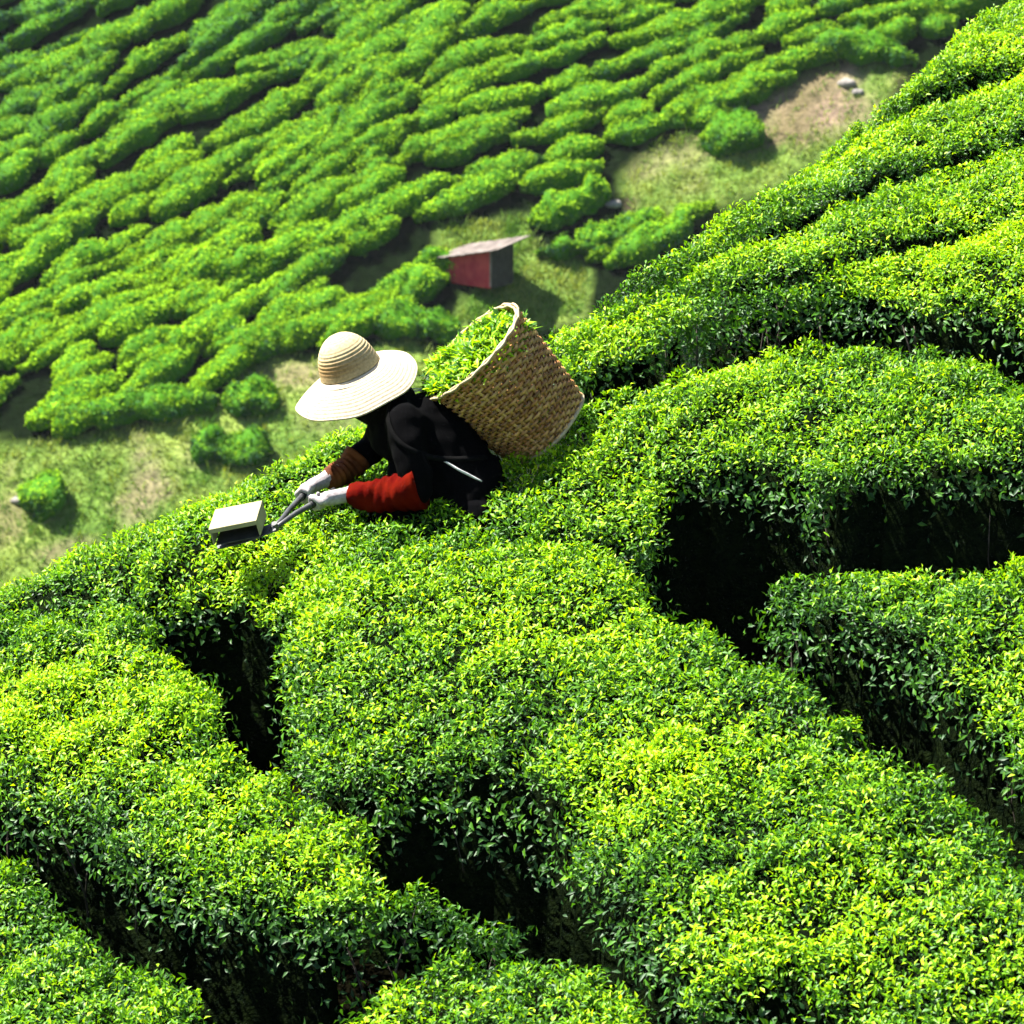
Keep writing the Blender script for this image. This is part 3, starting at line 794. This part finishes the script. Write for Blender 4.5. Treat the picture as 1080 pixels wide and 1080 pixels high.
# hem folds under the waist
for k_ in range(14):
    th = 2 * math.pi * k_ / 14
    q = B(500, 548) + np.array([math.cos(th) * .165, math.sin(th) * .165, 0])
    limb(acc, [q + np.array([0, 0, .08]), q + np.array([math.cos(th) * .03, math.sin(th) * .03, -.14])], [.03, .036], 8)
jk = link('jacket', remeshed('jacket', rel(acc), .009, 4, [(.016, .12), (.007, .045)]), M['black'], person)
from mathutils.bvhtree import BVHTree
_bvh = BVHTree.FromPolygons([v.co + Vector(po) for v in jk.data.vertices], [tuple(p.vertices) for p in jk.data.polygons])
def on_jacket(o_, tgt):
    q, n_, _, _ = _bvh.ray_cast(Vector(o_), (Vector(tgt) - Vector(o_)).normalized())
    if q is None:
        q, n_, _, _ = _bvh.find_nearest((Vector(o_) + Vector(tgt)) / 2)
    return np.array(q), np.array(n_)
# trousers
acc = Acc()
for h_, k_, an in ((hipN, kneeN, ankN), (hipF, kneeF, ankF)):
    limb(acc, [pelvis + np.array([0, 0, -.02]), h_, k_, an + np.array([0, 0, .06])], [.14, .118, .088, .072])
link('trousers', remeshed('trousers', rel(acc), .009, 3, [(.01, .09)]), M['trouser'], person)
for an in (ankN, ankF):
    a = Acc(); limb(a, [an + np.array([0, 0, .12]), an, an + np.array([.02, 0, -.04])], [.068, .056, .05])
    limb(a, [an + np.array([.03, 0, -.045]), an + np.array([-.15, -.01, -.05])], [.047, .042])
    link('boot', remeshed('boot', rel(a), .006, 2), M['boot'], person)
# red over-sleeves
def oversleeve(p0, p1, r0, r1, seed):
    rg = np.random.default_rng(seed); n_ = 26; ts = np.linspace(0, 1, n_)
    pts = np.array([p0 * (1 - t) + p1 * t for t in ts]); pts[:, 2] -= 0.018 * np.sin(np.pi * ts)
    V, F = tube(pts, [r0 + (r1 - r0) * t for t in ts], 36, True)
    ax = unit(p1 - p0)
    for i in range(n_):
        c = pts[i]
        for j in range(36):
            d_ = V[i * 36 + j] - c; an = j / 36 * 2 * math.pi
            f = 1 + .09 * math.sin(ts[i] * 46 + 2.2 * math.sin(an + seed) + an) * math.sin(math.pi * min(1, ts[i] * 1.05)) + .07 * math.sin(an * 3 + ts[i] * 9 + seed)
            if i == n_ - 1: f *= .80
            if i == n_ - 2: f *= .86
            V[i * 36 + j] = c + d_ * f
    a = Acc(); a.add(V, F); return a
link('oversleeve', rel(oversleeve(elN + np.array([.012, 0, 0]), wrN + (elN - wrN) * -.02, .082, .050, 2)).mesh('oversleeve', True), M['red'], person)
M['lit_red'] = noisy_mat('lit_red_sleeve_cloth', (0.05, 0.009, 0.002), (0.13, 0.040, 0.006), 14, 0.85, 0.5, spec=0.15, bscale=60)  # same red cloth as the near sleeve, coloured orange as if sunlit
link('oversleeve', rel(oversleeve(B(378, 482, .17), wrF, .060, .044, 5)).mesh('oversleeve', True), M['lit_red'], person)

# shears: geometry first, so that the hands can hold the handles
box_c = hit(252, 572, lambda x, y: canopy_plane(x, y) + .10, 6, 40)
gN = wrN + (B(338, 527, -.13) - wrN) * 1.0
gF = wrF + (B(322, 520, .08) - wrF) * 1.0
pivot = W(292, 553, np.linalg.norm(box_c) * 1.0 * 0.985 * 1.0)
pv = W(290, 556, box_c[1] / ray(252, 572)[1] - 0.0)
def hand(grip_c, wrist, hdir, side):
    """glove closed round a handle through grip_c along hdir; wrist is where the forearm ends"""
    h = unit(hdir); wdir = unit(wrist - grip_c)
    e1 = unit(wdir - h * np.dot(wdir, h)); e1 = unit(e1 + np.array([0, 0, .35])); e1 = unit(e1 - h * np.dot(e1, h))     # from the bar to the palm
    e2 = unit(np.cross(h, e1))
    if e2[1] * side > 0: e2 = -e2
    acc = Acc(); rb = .014
    heel = wrist
    limb(acc, [heel, grip_c + e1 * .045 + h * .0], [.031, .030], 12)
    for k_ in range(4):
        off = h * ((k_ - 1.5) * .0205)
        Ls = (1.0, 1.08, 1.02, .84)[k_]
        kn = grip_c + off + e1 * .034 - e2 * .006
        limb(acc, [grip_c + e1 * .055 + off * .7, kn], [.018, .014], 10)
        pts = [kn]
        for an in (55, 120, 185, 235):
            if an * Ls > 240: an = 240 / Ls
            q = math.radians(an * Ls)
            pts.append(grip_c + off + (e1 * math.cos(q) + e2 * math.sin(q)) * (rb + .012))
        limb(acc, pts, [.0125, .0115, .0108, .0098, .0085], 10)
    tb = grip_c + e1 * .045 - h * .03 * side
    pts = [tb, grip_c + e1 * .022 - e2 * .022 - h * .036, grip_c - e2 * .026 - h * .030 - e1 * .004, grip_c - e2 * .022 - e1 * .020 - h * .024]
    limb(acc, pts, [.016, .013, .0115, .0095], 10)
    # cuff
    limb(acc, [wrist + unit(wrist - grip_c) * .02, wrist], [.034, .033], 14)
    return acc
# shears live in one root
dirb = unit(W(232, 577, box_c[1] / ray(252, 572)[1] - .02) - pv)
tip = pv + dirb * .235
shears = empty('tea_shears', pv, label='long handled tea shears with a cream collecting box, resting on the spur bush', cat='shears')
sp_ = np.array(pv)
def rels(acc): acc.V = [v - sp_ for v in acc.V]; return acc
up3 = unit(np.array([0.1, -0.25, 1.0])); bs = unit(np.cross(dirb, up3)); bu = np.cross(bs, dirb); bu = bu if bu[2] > 0 else -bu
sgn = 1.0 if bs[1] < 0 else -1.0
near_side = bs * sgn         # points towards the viewer
for q, (oy, gp) in enumerate(((.010, gN), (-.010, gF))):
    a = Acc(); n_ = 14
    V = []; F = []
    for i in range(n_ + 1):
        t = i / n_; c = pv + dirb * (.235 * t) + near_side * (oy + .02 * (1 if q == 0 else -1) * math.sin(t * math.pi) * .6) + bu * (.004 if q == 0 else -.004)
        wd = .020 * (1 - t) ** .6 + .005
        V += [c - near_side * wd, c + near_side * wd, c + near_side * wd * .9 + bu * .004, c - near_side * wd * .9 + bu * .004]
        if i:
            b0 = 4 * (i - 1); b1 = 4 * i
            for j in range(4): F.append((b0 + j, b0 + (j + 1) % 4, b1 + (j + 1) % 4, b1 + j))
    F += [(0, 1, 2, 3), (4 * n_, 4 * n_ + 1, 4 * n_ + 2, 4 * n_ + 3)]
    a.add(V, F)
    link('blade', rels(a).mesh('blade'), M['metal'], shears)
    a = Acc(); back = unit(gp - pv)
    mid_ = pv + (gp - pv) * .45 + np.array([0, 0, .005])
    end = gp + back * .075
    a.tube([pv - back * .03 + near_side * oy, pv + (gp - pv) * .2, mid_, gp, end], [.009, .010, .011, .0125, .012], 10)
    hd = link('handle', rels(a).mesh('handle', True), M['metal'], shears)
    a = Acc(); a.tube([gp - back * .055, gp, end + back * .004], [.0145, .0150, .0155], 12)
    link('grip', rels(a).mesh('grip', True), M['grip'], hd)
a = Acc(); a.tube([pv - bu * .014, pv + bu * .018], .014, 12)
link('pivot_bolt', rels(a).mesh('pivot_bolt'), M['metal'], shears)
# cream box: open tray with tall back, leaning over the blades
bc = W(251, 552, box_c[1] / ray(252, 572)[1] - .03)
bx = unit(W(277, 545, 12.3) - W(222, 558, 12.3)); bx = unit(np.array([bx[0], -0.10, bx[2]]))
bz = unit(np.array([-.10, -.18, 1.0])); bz = unit(bz - bx * np.dot(bz, bx)); by = np.cross(bz, bx)
a = Acc(); hx_, hy_, hz_ = .095, .090, .034
a.box(bc + bz * hz_, bx * hx_, by * hy_, bz * .003)                      # lid
for s_ in (-1, 1):
    a.box(bc + bx * s_ * (hx_ - .003), bx * .003, by * (hy_ - .006), bz * (hz_ - .003))
a.box(bc + by * (hy_ - .003), bx * hx_, by * .003, bz * (hz_ - .003))
a.box(bc - by * (hy_ - .003) + bz * (hz_ - .008), bx * hx_, by * .003, bz * .008)
bxo = link('collecting_box', rels(a).mesh('collecting_box', bevel=.0012), M['box'], shears)
a = Acc(); a.box(bc - bz * (hz_ + .002), bx * (hx_ - .008), by * (hy_ - .008), bz * .002)
link('base_plate', rels(a).mesh('base_plate'), M['metal'], bxo)
for s_ in (-.6, .6):
    a = Acc(); a.tube([bc + bx * hx_ * s_ - bz * hz_, bc + bx * hx_ * s_ - bz * (hz_ + .025) - by * .03], .004, 6)
    link('bracket', rels(a).mesh('bracket'), M['metal'], shears)


link('glove', remeshed('glove', rel(hand(gN, wrN, gN - pv, 1)), .0032, 2), M['glove'], person)
link('glove', remeshed('glove', rel(hand(gF, wrF, gF - pv, -1)), .0032, 2), M['glove'], person)

# waist cord
def on_cloth(pxs):
    out = []
    P = np.array(pxs, float)
    for t_ in np.linspace(0, len(P) - 1, 16):
        u, v = np.interp(t_, range(len(P)), P[:, 0]), np.interp(t_, range(len(P)), P[:, 1])
        q, n_ = on_jacket(B(u, v, -1), B(u, v, 1)); out.append(q + n_ * .005)
    return np.array(out)
a = Acc(); c0 = on_cloth([(455, 481), (470, 487), (485, 496), (498, 503), (508, 508)])
a.tube(c0, np.interp(np.linspace(0, 1, 16), [0, .3, .7, 1], [.0025, .005, .0055, .003]), 8)
link('waist_cord', rel(a).mesh('waist_cord', True), M['cord'], person)

# hat -------------------------------------------------
hf = unit(np.array([-1, 0, -.3])); hf = unit(hf - hu * np.dot(hf, hu)); hs = np.cross(hu, hf)
STRAW = np.array([0.44, 0.36, 0.21]); STRAWB = np.array([0.24, 0.12, 0.03]); PALE = np.array([0.50, 0.43, 0.32])
def revolve(profile, name, tintf, wav=None):
    nph = 128; V = []; C = []
    for i, (r, z) in enumerate(profile):
        for j in range(nph):
            ph = 2 * math.pi * j / nph
            zz = z + (wav(r, ph) if wav else 0)
            rr = r * (1 + (.02 * math.sin(3 * ph + 1) if r > .15 else 0))
            V.append(hat_c + hf * rr * math.cos(ph) + hs * rr * math.sin(ph) + hu * zz - po); C.append(tintf(r, z, ph, i))
    m = len(profile); ii = np.arange(m * nph).reshape(m, nph); jj = np.roll(ii, -1, 1)
    F = np.stack([ii[:-1], jj[:-1], jj[1:], ii[1:]], -1).reshape(-1, 4)
    return np_mesh(name, np.array(V), F, np.array(C), True)
hat = bpy.data.objects.new('straw_hat', None); COL.objects.link(hat); hat.parent = person
# crown profile, braided coils
prof = []
for i in range(84):
    t = i / 83; th = t * math.pi / 2
    r = .116 * math.sin(th) ** .92 + .010 * t ** 8
    z = .150 * math.cos(th) ** .9
    rid = (.0007 + .0006 * math.sin(t * 11)) * math.sin(t * 2 * math.pi * 15 + 1.3 * math.sin(t * 7))
    prof.append((max(.0005, r + rid * math.sin(th)), z + rid * math.cos(th)))
prof.append((.112, -.004))
def crown_tint(r, z, ph, i):
    band = .5 + .5 * math.sin(i / 83 * 2 * math.pi * 15)
    brown_band = max(0, min(1, 1.25 - abs(z - .045) / .045)) * (.35 + .65 * max(0, math.sin(ph + 0.6)))   # browner band low on the crown, stronger on one side
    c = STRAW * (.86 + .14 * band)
    return c * (1 - brown_band * .75) + STRAWB * brown_band * .75 * (.7 + .3 * band)
cr = link('crown', revolve(prof, 'crown', crown_tint), M['straw'], hat)
prof = []
for i in range(110):
    t = i / 109; r = .100 + .155 * t
    z = .004 - .046 * t - .050 * t * t + .0016 * math.sin(t * 2 * math.pi * 13)
    prof.append((r, z))
prof.append((.256, -.096)); prof.append((.2545, -.099)); 
for i in range(0, 110, 6):
    t = 1 - i / 109; prof.append((.100 + .154 * t, .001 - .046 * t - .050 * t * t - .003))
def wav(r, ph):
    k_ = max(0, (r - .11) / .15)
    return .024 * k_ * math.sin(2 * ph + .8) + .010 * k_ * math.sin(3 * ph + 2.0) + .003 * k_ * math.sin(7 * ph)
br = link('brim', revolve(prof, 'brim', lambda r, z, ph, i: PALE * (.86 + .14 * (.5 + .5 * math.sin((r - .1) / .155 * 2 * math.pi * 13))), wav), M['straw'], hat)

# ------------------------------------------------------------------ basket
bot = B(576, 452, .14); topc = B(495, 368, .02)
bl = np.linalg.norm(topc - bot)
ba = unit((topc - bot) + np.array([0, -.035, 0])); 
rx_ = unit(np.array([1, 0, 1.0])); rx_ = unit(rx_ - ba * np.dot(rx_, ba)); ry_ = np.cross(ba, rx_)
R0, R1 = .185, .250
basket = empty('basket', bot, label='tall woven cane basket full of green tea leaves on the picker\'s back', cat='basket')
def bp(ph, t, dr=0.0):
    sq = 1 + .035 * math.cos(4 * ph) * (1 - t)
    r = (R0 + (R1 - R0) * t ** .8) * sq + dr
    return rx_ * r * math.cos(ph) + ry_ * r * math.sin(ph) + ba * (bl * t)
NS = 46; NR = 28
brg = np.random.default_rng(8)
C1 = np.array([0.33, 0.14, 0.038]); C2 = np.array([0.52, 0.31, 0.11]); C3 = np.array([0.12, 0.030, 0.010])
def cane_col():
    q = brg.random()
    c = C1 * (1 - q) + C2 * q
    if brg.random() < .22: c = c * .4 + C3 * .6
    return c * brg.uniform(.75, 1.15)
def ribbon(pts, nrm, wdv, hw, th):
    """flat strip with real thickness"""
    V = []; F = []
    for i, (p, n_, w_) in enumerate(zip(pts, nrm, wdv)):
        V += [p - w_ * hw - n_ * th, p + w_ * hw - n_ * th, p + w_ * hw + n_ * th, p - w_ * hw + n_ * th]
        if i:
            b0 = 4 * (i - 1); b1 = 4 * i
            for j in range(4): F.append((b0 + j, b0 + (j + 1) % 4, b1 + (j + 1) % 4, b1 + j))
    return np.array(V), np.array(F)
Vs, Fs, Cs, nV = [], [], [], 0
for r_ in range(NR):                      # horizontal weavers
    tc_ = (r_ + .5) / NR; npt = NS * 4
    pts = []; nr = []; wv = []
    ph0 = brg.normal() * .002
    for i in range(npt + 1):
        ph = 2 * math.pi * i / npt
        dr = .0075 * math.cos(NS / 2 * ph + math.pi * r_)
        tt = tc_ + ph0 + .0035 * math.sin(ph * 5 + r_)
        pts.append(bp(ph, tt, dr)); nr.append(rx_ * math.cos(ph) + ry_ * math.sin(ph)); wv.append(ba)
    V, F = ribbon(pts, nr, wv, bl / NR * .37, .0014)
    base = cane_col(); cc = np.array([base * (1 + .18 * math.sin(i * .37 + r_ * 2) + brg.normal() * .08) for i in range(npt + 1)]).clip(.02, .9)
    Vs.append(V); Fs.append(F + nV); nV += len(V); Cs.append(np.repeat(cc, 4, 0))
weave = link('weave', np_mesh('weave', np.concatenate(Vs), np.concatenate(Fs), np.concatenate(Cs)), M['cane'], basket)
Vs, Fs, Cs, nV = [], [], [], 0
for k_ in range(NS):                      # upright staves
    ph = 2 * math.pi * (k_) / NS + brg.normal() * .008
    pts = [bp(ph, t, .0035 * math.cos(math.pi * (k_ + t * NR))) for t in np.linspace(-.01, 1.0, NR * 2)]
    nn = rx_ * math.cos(ph) + ry_ * math.sin(ph); ww = np.cross(nn, ba)
    V, F = ribbon(pts, [nn] * len(pts), [ww] * len(pts), .0062, .0012)
    link('stave', np_mesh('stave', V, F, np.tile(cane_col(), (len(V), 1))), M['cane'], basket)
# rims and corner ribs
M['rim'] = noisy_mat('pale_cane_rim', (0.28, 0.20, 0.10), (0.44, 0.36, 0.21), 30, .6, .3)
a = Acc()
for q in range(2):
    a.tube([bp(2 * math.pi * i / 60, 1.0 + .008 * math.sin(i * 1.9 + q * 3), (.006 if q else -.006)) for i in range(61)], .0056, 8)
link('rim', a.mesh('rim', True), M['rim'], basket)
a = Acc(); a.tube([bp(2 * math.pi * i / 60, 0, .004) for i in range(61)], .008, 8)
a.ball(np.zeros(3), (R0, R0, .01), 30, 6, np.stack([rx_, ry_, ba], 1))
link('base', a.mesh('base', True), M['rim'], basket)
for ph in (math.radians(12), math.radians(100), math.radians(190), math.radians(275)):
    a = Acc(); a.tube([bp(ph, t, .010) for t in np.linspace(-.01, 1.01, 12)], .0065, 8)
    link('rib', a.mesh('rib', True), M['rim'], basket)
# straps over both shoulders, lying on the jacket
for sd, lst, d0, d1 in ((0, [(470, 412), (446, 404), (430, 403), (414, 416), (408, 440), (418, 468), (450, 484), (490, 486), (530, 480)], -.10, 1), (1, [(468, 402), (445, 395), (424, 403), (410, 420), (405, 450), (420, 470), (470, 474), (520, 462)], .10, -1)):
    P = np.array(lst, float); tt = np.linspace(0, len(P) - 1, 40); Q2 = np.stack([np.interp(tt, range(len(P)), P[:, i]) for i in range(2)], 1)
    for _ in range(4): Q2[1:-1] = (Q2[:-2] + 2 * Q2[1:-1] + Q2[2:]) / 4
    Q = []; nr = []
    for u, v in Q2:
        o_ = B(u, v, -1.0 * d1); tgt = B(u, v, 1.0 * d1); q, n_ = on_jacket(o_, tgt)
        if q is not None: Q.append(q + n_ * .004); nr.append(n_)
    Q = np.array(Q); nr = np.array(nr)
    for _ in range(3): Q[1:-1] = (Q[:-2] + 2 * Q[1:-1] + Q[2:]) / 4; nr[1:-1] = (nr[:-2] + nr[1:-1] + nr[2:]) / 3
    Q[0] = Q[0] * .3 + (bot + bp(math.pi, .9, .01)) * .7 if sd == 0 else Q[0]
    T = unit(np.gradient(Q, axis=0)); nr = unit(nr - T * (nr * T).sum(1, keepdims=True)); wv = np.cross(T, nr)
    Q = Q + nr * .004
    kk = int(len(Q) * .34)
    V, F = ribbon(Q[:kk + 1], nr[:kk + 1], wv[:kk + 1], .012, .002); a = Acc(); a.add(V - bot, F); link('shoulder_strap', a.mesh('shoulder_strap', True), M['strap'], basket)
    V, F = ribbon(Q[kk:], nr[kk:], wv[kk:], .011, .002); a = Acc(); a.add(V - bot, F); link('strap', a.mesh('strap', True), M['scarf'], basket)

# picked leaves heaped in the basket
rng = np.random.default_rng(77); n = 3600
rr = np.sqrt(rng.random(n)) * (R1 - .012); ph = rng.random(n) * 2 * np.pi
hx = rr * np.cos(ph); hy = rr * np.sin(ph)
hz = bl * (0.955) + .05 * (1 - (rr / R1) ** 2) + .022 * noise(hx, hy, 0, .07) - 0.03 * (hx / R1) - rng.random(n) * .05
P = rx_ * hx[:, None] + ry_ * hy[:, None] + ba * hz[:, None] + bot
Nh = np.tile(unit(ba * .5 + np.array([0, -.1, .6])), (n, 1))
col = leaf_colors(n, 0.85 + rng.normal(size=n) * .2 - .1, rng)
v2, f2, c2 = leaf_mesh(P, Nh, rng.uniform(.035, .062, n), rng.uniform(.013, .022, n), np.radians(rng.uniform(25, 100, n)), col, rng)
# the soft heap below the loose top leaves
bv, bf = [], []
for i in range(7):
    for j in range(24):
        r_ = (R1 - .02) * i / 6; p_ = 2 * math.pi * j / 24
        z_ = bl * .90 + .04 * (1 - (i / 6) ** 2) - .03 * math.cos(p_) * i / 6
        bv.append(rx_ * r_ * math.cos(p_) + ry_ * r_ * math.sin(p_) + ba * z_ + bot)
for i in range(6):
    for j in range(24):
        q0, q1, q2, q3 = i * 24 + j, i * 24 + (j + 1) % 24, (i + 1) * 24 + (j + 1) % 24, (i + 1) * 24 + j
        bf += [(q0, q1, q2), (q0, q2, q3)]
V = np.concatenate([v2, np.array(bv)]); Fh = np.concatenate([f2, np.array(bf) + len(v2)])
cc = np.concatenate([c2, np.tile(MATURE, (len(bv), 1))])
o = link('picked_leaves', np_mesh('picked_leaves', V - bot, Fh, cc), M['leaf'], None, bot)
tag(o, 'fresh green picked tea leaves heaped in the woven basket', 'leaves', None, 'stuff')

# thin valley air
a = Acc(); a.box(np.array([0, 300.0, 35.0]), np.array([470.0, 0, 0]), np.array([0, 360.0, 0]), np.array([0, 0, 185.0]))
hz_o = link('haze', a.mesh('haze'), None); tag(hz_o, 'thin pale haze in the air over the valley', 'haze', None, 'stuff')
hm = bpy.data.materials.new('valley_haze'); hm.use_nodes = True; t = hm.node_tree; t.nodes.remove(t.nodes['Principled BSDF'])
pv_ = t.nodes.new('ShaderNodeVolumePrincipled'); pv_.inputs['Color'].default_value = (.86, .93, 1, 1); pv_.inputs['Density'].default_value = 0.00006
t.links.new(pv_.outputs[0], t.nodes['Material Output'].inputs['Volume']); hz_o.data.materials.append(hm)
print('ground z', Z.min(), Z.max())
